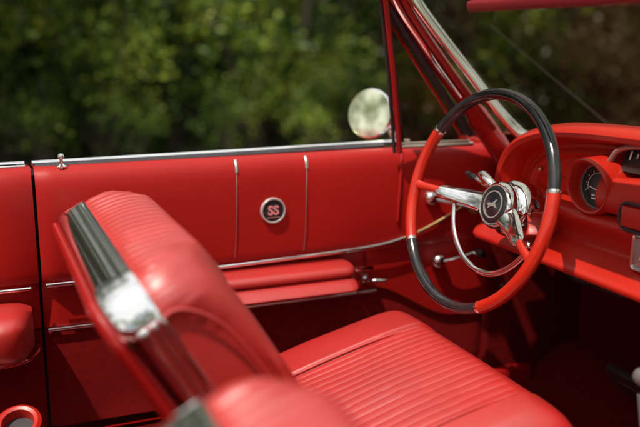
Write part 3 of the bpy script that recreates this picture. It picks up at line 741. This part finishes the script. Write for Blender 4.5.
# seat-belt reel cover on the rear floor
bl = mesh_obj('belt_reel_cover', [lathe([(.031, -.30), (.034, -.05), (.042, -.01), (.040, .006), (.034, .010), (.028, .008), (.026, .0), (.025, -.03)], (.020, .52, .531), (-.1, -.45, .9), 40)], M['dash'], car)
mesh_obj('reel_opening', [lathe([(.0258, -.012), (.0005, -.012)], (.020, .52, .531), (-.1, -.45, .9), 30, caps=(False, True))], M['rubber'], bl)

# ------------------------------------------------------------------ ground and bank
rows = []
for i in range(141):
    y = -60 + 160 * i / 140; row = []
    for j in range(141):
        x = -80 + 160 * j / 140
        z = .0 + noise.noise(Vector((x * .25, y * .25, 0))) * .10 * sstep(3, 8, math.hypot(x, y)) + 2.6 * sstep(10, 32, y + .25 * x)
        row.append(Vector((x, y, z)))
    rows.append(row)
tag(mesh_obj('ground', grid(rows), M['ground']), 'brown leaf littered earth rising into the wood', None, None, 'structure')

rows = [[Vector((-60 + 110 * j / 60, -45 + 48.5 * i / 30 + (noise.noise(Vector((j * .7, 1, 1))) * .8 if i == 30 else 0), .0)) for j in range(61)] for i in range(31)]
for r_ in rows:
    for p in r_: p.z = noise.noise(Vector((p.x * .25, p.y * .25, 0))) * .10 * sstep(3, 8, math.hypot(p.x, p.y)) + .012
tag(mesh_obj('lawn', grid(rows), M['lawn']), 'short pale green lawn the car stands on', None, None, 'structure')

# ------------------------------------------------------------------ vegetation
def leaf_cloud(n, blobs, size, rnd, asp=1.7, droop=.3):
    """blobs: (centre, radii); leaves spread through the volume"""
    V, F = [], []
    tot = sum(b[1][0] * b[1][1] * b[1][2] for b in blobs)
    for c, r in blobs:
        k = int(n * r[0] * r[1] * r[2] / tot)
        for _ in range(k):
            while True:
                p = Vector((rnd.uniform(-1, 1), rnd.uniform(-1, 1), rnd.uniform(-1, 1)))
                if .25 < p.length < 1: break
            if noise.noise(Vector((p.x * r[0] + c[0], p.y * r[1] + c[1], p.z * r[2] + c[2])) * (1.1 / max(r[0], .5))) < -.18: continue
            q = Vector((c[0] + p.x * r[0], c[1] + p.y * r[1], c[2] + p.z * r[2]))
            if q.z < .02: continue
            s = size * rnd.uniform(.6, 1.4)
            d = Vector((rnd.gauss(0, 1), rnd.gauss(0, 1), rnd.gauss(-droop, .7))).normalized()
            e = d.cross(Vector((rnd.gauss(0, 1), rnd.gauss(0, 1), rnd.gauss(0, 1)))).normalized()
            o = len(V)
            V += [q - d * s * .5 * asp, q + e * s * .42, q + d * s * .5 * asp, q - e * s * .42]
            F.append((o, o + 1, o + 2, o + 3))
    return V, F

def trunk_geo(h, r, rnd, limbs=6, lean=.06):
    pts = [Vector((0, 0, -.15))]
    x = y = 0
    for i in range(1, 7):
        x += rnd.uniform(-lean, lean) * h / 6 * 2; y += rnd.uniform(-lean, lean) * h / 6 * 2; pts.append(Vector((x, y, h * i / 6)))
    P = smooth_path(pts, 4); gs = [tube(P, [r * (1.35 if i < 2 else 1) * (1 - .75 * i / len(P)) for i in range(len(P))], 10)]
    tips = []
    for k in range(limbs):
        f = rnd.uniform(.35, .95); b = P[int(f * (len(P) - 1))]; a = rnd.uniform(0, 6.28); l = h * rnd.uniform(.2, .38)
        m = b + Vector((math.cos(a) * l * .5, math.sin(a) * l * .5, l * .25)); e = b + Vector((math.cos(a) * l, math.sin(a) * l, l * .55))
        gs.append(tube(smooth_path([b, m, e], 4), [r * .42 * (1 - .1 * i) for i in range(9)], 7)); tips.append(e)
    return gs, tips, P[-1]

def make_tree(h, r, n, size, seed, lm, low=.38):
    rnd = random.Random(seed)
    root = empty('tree')
    gs, tips, top = trunk_geo(h, r, rnd, 9)
    mesh_obj('trunk', gs, M['bark'], root)
    blobs = [((t.x, t.y, t.z), (h * rnd.uniform(.11, .17), h * rnd.uniform(.11, .17), h * rnd.uniform(.08, .13))) for t in tips]
    blobs += [((top.x, top.y, top.z), (h * .16, h * .16, h * .15))]
    for k in range(13):
        a = rnd.uniform(0, 6.28); z = rnd.uniform(low * .45, 1.0) * h; q = h * rnd.uniform(.08, .24)
        blobs.append(((math.cos(a) * q, math.sin(a) * q, z), (h * .12, h * .12, h * .085)))
    mesh_obj('crown', leaf_cloud(n, blobs, size, rnd), lm, root, smooth=False)
    return root

def make_bush(h, w, n, size, seed, lm):
    rnd = random.Random(seed); root = empty('thicket' if h > 4 else 'bush')
    stems = []
    blobs = []
    for k in range(16 if h > 4 else 9):
        a = rnd.uniform(0, 6.28); q = w * rnd.uniform(.15, .6); z = h * rnd.uniform(.12, .9)
        e = Vector((math.cos(a) * q, math.sin(a) * q, z))
        stems.append(tube(smooth_path([(0, 0, -.05), e * .5 + Vector((0, 0, h * .08)), e], 4), [.018 * (1 - .09 * i) for i in range(9)], 6))
        blobs.append(((e.x, e.y, e.z * .9), (w * rnd.uniform(.25, .42), w * rnd.uniform(.25, .42), h * rnd.uniform(.16, .30))))
    mesh_obj('stem', stems, M['bark'], root)
    mesh_obj('foliage', leaf_cloud(n, blobs, size, rnd), lm, root, smooth=False)
    return root

def spread(protos, spots, label, cat, group, used):
    for (x, y, k, s, rz) in spots:
        p = protos[k]
        if p in used: o = copy_tree(p)
        else: o = p; used.add(p)
        z = noise.noise(Vector((x * .25, y * .25, 0))) * .10 + 2.6 * sstep(10, 32, y + .25 * x) - .03
        o.location = (x, y, z); o.scale = (s, s, s * 1.0); o.rotation_euler.z = rz
        lab = label[k] if isinstance(label, list) else label
        tag(o, lab, cat, group[k] if isinstance(group, list) else group)

used = set()
rnd = random.Random(11)
TR = [make_tree(8.0, .16, 5200, .11, 1, M['leaf']), make_tree(9.5, .20, 6000, .12, 2, M['leaf']), make_tree(7.0, .11, 4600, .10, 3, M['leaf_pale'])]
spots = []
for k, (x, y) in enumerate([(-7.4, 5.2),  (-6.2, 7.4), (-3.6, 8.6), (-1.6, 8.2), (.9, 9.6), (3.4, 7.9), (4.6, 9.2), (6.6, 8.4), (9.8, 8.6), (10.4, 4.2), (11.5, 6.8), (-8.5, 9.5), (-5.4, 12.0), (-2.2, 12.6), (1.6, 13.2), (4.8, 13.0), (8.0, 12.2), (11.5, 10.5), (13.5, 8.0), (-9, 14.5), (-5, 16), (-.6, 16.6), (3.4, 17), (7.5, 16.5), (12, 15), (16, 11), (14, 3.2), (12.5, -.5), (17, 6)]):
    spots.append((x, y, k % 3, rnd.uniform(.85, 1.2) * (.66 if x > .5 and y < 12 else 1), rnd.uniform(0, 6.28)))
spread(TR, spots, 'dark green tree of the blurred wood behind the red car', 'tree', 'trees of the wood behind the car', used)

spots = [(x, y, k % 3, rnd.uniform(.9, 1.3), rnd.uniform(0, 6.28)) for k, (x, y) in enumerate([(-12, 2), (-13, -2), (-14, -6), (-11, -10), (-7, -13), (-2, -14.5), (3, -14), (8, -13), (13, -10), (-16, 5), (-18, -1), (17, -6), (-17, -12), (0, -19), (9, -18)])]
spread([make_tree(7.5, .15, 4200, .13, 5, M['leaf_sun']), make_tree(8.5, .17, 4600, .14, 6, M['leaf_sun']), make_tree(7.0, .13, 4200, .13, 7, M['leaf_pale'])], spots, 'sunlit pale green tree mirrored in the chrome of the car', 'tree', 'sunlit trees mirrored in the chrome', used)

spots = [(x, y, 0, rnd.uniform(.85, 1.15), rnd.uniform(0, 6.28)) for x, y in [(-9.5, 7.6), (-7.4, 9.6), (-5.2, 8.4), (-4.0, 10.6), (-2.2, 9.3), (-.6, 10.8), (1.4, 9.9), (3.0, 11.2), (5.2, 10.4), (7.6, 10.2), (9.6, 9.6), (11.6, 8.6), (-11.5, 5.6), (-12, 9)]]
spread([make_bush(4.6, 2.1, 6500, .085, 31, M['leaf'])], spots, 'tall dense thicket of dark leaves filling the wood behind the car', 'thicket', 'thickets in the wood', used)
BU = [make_bush(1.9, 1.5, 3600, .055, 21, M['leaf']), make_bush(1.5, 1.4, 3000, .05, 22, M['leaf_pale']), make_bush(2.4, 1.5, 3600, .06, 23, M['leaf']), make_bush(1.8, 1.4, 3000, .055, 24, M['leaf_brown']), make_bush(2.0, 1.3, 1500, .045, 25, M['leaf_bright'])]
spots = []
for row_, (yy, dx) in enumerate(((6.9, 1.5), (8.2, 1.3), (9.6, 1.5), (11.4, 1.8), (13.8, 2.2), (16.5, 2.6))):
    x = -6.0 - row_ * .8
    while x < 9 + row_ * 2.2:
        xx = x + rnd.uniform(-.4, .4); y2 = yy + rnd.uniform(-.6, .6) - .16 * max(0, xx - 2)
        brown = xx > 2.2 + .25 * yy and rnd.random() < .7
        kind = 3 if brown else rnd.choice([0, 0, 1, 2])
        if row_ == 0:
            if rnd.random() < .6 or xx < 4.2: x += dx; continue
            kind = 3
        spots.append((xx, y2, kind, rnd.uniform(.85, 1.3) * (.85 if row_ == 0 else 1), rnd.uniform(0, 6.28)))
        x += dx
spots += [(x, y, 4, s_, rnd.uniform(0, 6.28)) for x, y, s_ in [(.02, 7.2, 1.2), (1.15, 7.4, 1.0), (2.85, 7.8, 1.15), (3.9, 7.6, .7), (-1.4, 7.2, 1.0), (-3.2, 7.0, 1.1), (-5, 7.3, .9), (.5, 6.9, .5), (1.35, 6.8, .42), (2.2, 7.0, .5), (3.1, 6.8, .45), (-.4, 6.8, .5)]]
spots += [(x, y, 0, s_, rnd.uniform(0, 6.28)) for x, y, s_ in [(.2, 7.6, .6), (1.1, 7.5, .6), (1.9, 7.7, .62), (2.7, 7.9, .6), (3.6, 7.4, .6), (4.4, 7.2, .6)]]
spread(BU, spots, ['dark green leafy bush in the blurred undergrowth behind the car', 'pale yellowish green bush with light put into its leaf colour in the blurred undergrowth', 'tall dark green bush in the blurred undergrowth behind the car', 'brownish bush in the blurred undergrowth beyond the windscreen', 'bright yellow green sprigs with sunlight put into their leaf colour in front of the dark wood'], 'bush', ['dark green bushes', 'pale green bushes', 'tall green bushes', 'brown bushes', 'bright sunlit bushes'], used)

for p in TR + BU:                     # a kind that was never planted is taken out again
    if p not in used:
        for c in [q for q in bpy.data.objects if q.parent == p]: bpy.data.objects.remove(c)
        bpy.data.objects.remove(p)

# ------------------------------------------------------------------ light and world
SUN_EL, SUN_AZ = 61, 212      # azimuth: direction towards the sun, measured from +X counter-clockwise
se, sa = R(SUN_EL), R(SUN_AZ)
sd_ = Vector((math.cos(se) * math.cos(sa), math.cos(se) * math.sin(sa), math.sin(se)))
w = bpy.data.worlds.new('World'); sc.world = w; w.use_nodes = True; nt = w.node_tree
sky = nt.nodes.new('ShaderNodeTexSky'); sky.sky_type = 'NISHITA'; sky.sun_disc = False
sky.sun_elevation = se; sky.sun_rotation = math.atan2(sd_.x, sd_.y); sky.air_density = 1.0; sky.dust_density = 2.5
bg = nt.nodes['Background']; bg.inputs['Strength'].default_value = .105
tcw = nt.nodes.new('ShaderNodeTexCoord'); nzw = nt.nodes.new('ShaderNodeTexNoise'); nzw.inputs['Scale'].default_value = 2.2; nzw.inputs['Detail'].default_value = 6
nt.links.new(tcw.outputs['Generated'], nzw.inputs['Vector'])
mrw = nt.nodes.new('ShaderNodeMapRange'); mrw.inputs['From Min'].default_value = .32; mrw.inputs['From Max'].default_value = .50; nt.links.new(nzw.outputs['Fac'], mrw.inputs['Value'])
mxw = nt.nodes.new('ShaderNodeMix'); mxw.data_type = 'RGBA'; mxw.inputs['B'].default_value = (11, 10.9, 10.7, 1)
nt.links.new(mrw.outputs['Result'], mxw.inputs['Factor']); nt.links.new(sky.outputs['Color'], mxw.inputs['A'])
nt.links.new(mxw.outputs['Result'], bg.inputs['Color'])
sl = bpy.data.lights.new('sun', 'SUN'); sl.energy = 4.8; sl.angle = R(.6); sl.color = (1, .92, .80)
so = bpy.data.objects.new('sun', sl); col.objects.link(so); so.location = sd_ * 30
so.rotation_euler = sd_.to_track_quat('Z', 'Y').to_euler()

# ------------------------------------------------------------------ camera
cam = bpy.data.cameras.new('camera'); co = bpy.data.objects.new('camera', cam); col.objects.link(co)
yaw, pit = R(22.2), R(11.9)
fw = Vector((math.sin(yaw) * math.cos(pit), math.cos(yaw) * math.cos(pit), -math.sin(pit)))
rt_ = Vector((math.cos(yaw), -math.sin(yaw), 0)); up_ = rt_.cross(fw)
co.matrix_world = Matrix(((rt_.x, up_.x, -fw.x, 0), (rt_.y, up_.y, -fw.y, -.94), (rt_.z, up_.z, -fw.z, 1.2), (0, 0, 0, 1)))
cam.sensor_width = 36; cam.lens = 46.7; cam.clip_start = .02; cam.clip_end = 500
cam.dof.use_dof = True; cam.dof.focus_distance = 1.56; cam.dof.aperture_fstop = 1.8; cam.dof.aperture_blades = 0
sc.camera = co
sc.render.engine = 'CYCLES'
sc.cycles.use_denoising = True
try: sc.cycles.denoiser = 'OPENIMAGEDENOISE'
except Exception: pass
sc.cycles.max_bounces = 8; sc.cycles.transparent_max_bounces = 12
sc.cycles.sample_clamp_indirect = 8
sc.view_settings.view_transform = 'Standard'; sc.view_settings.look = 'None'
sc.view_settings.exposure = 0; sc.view_settings.gamma = 1
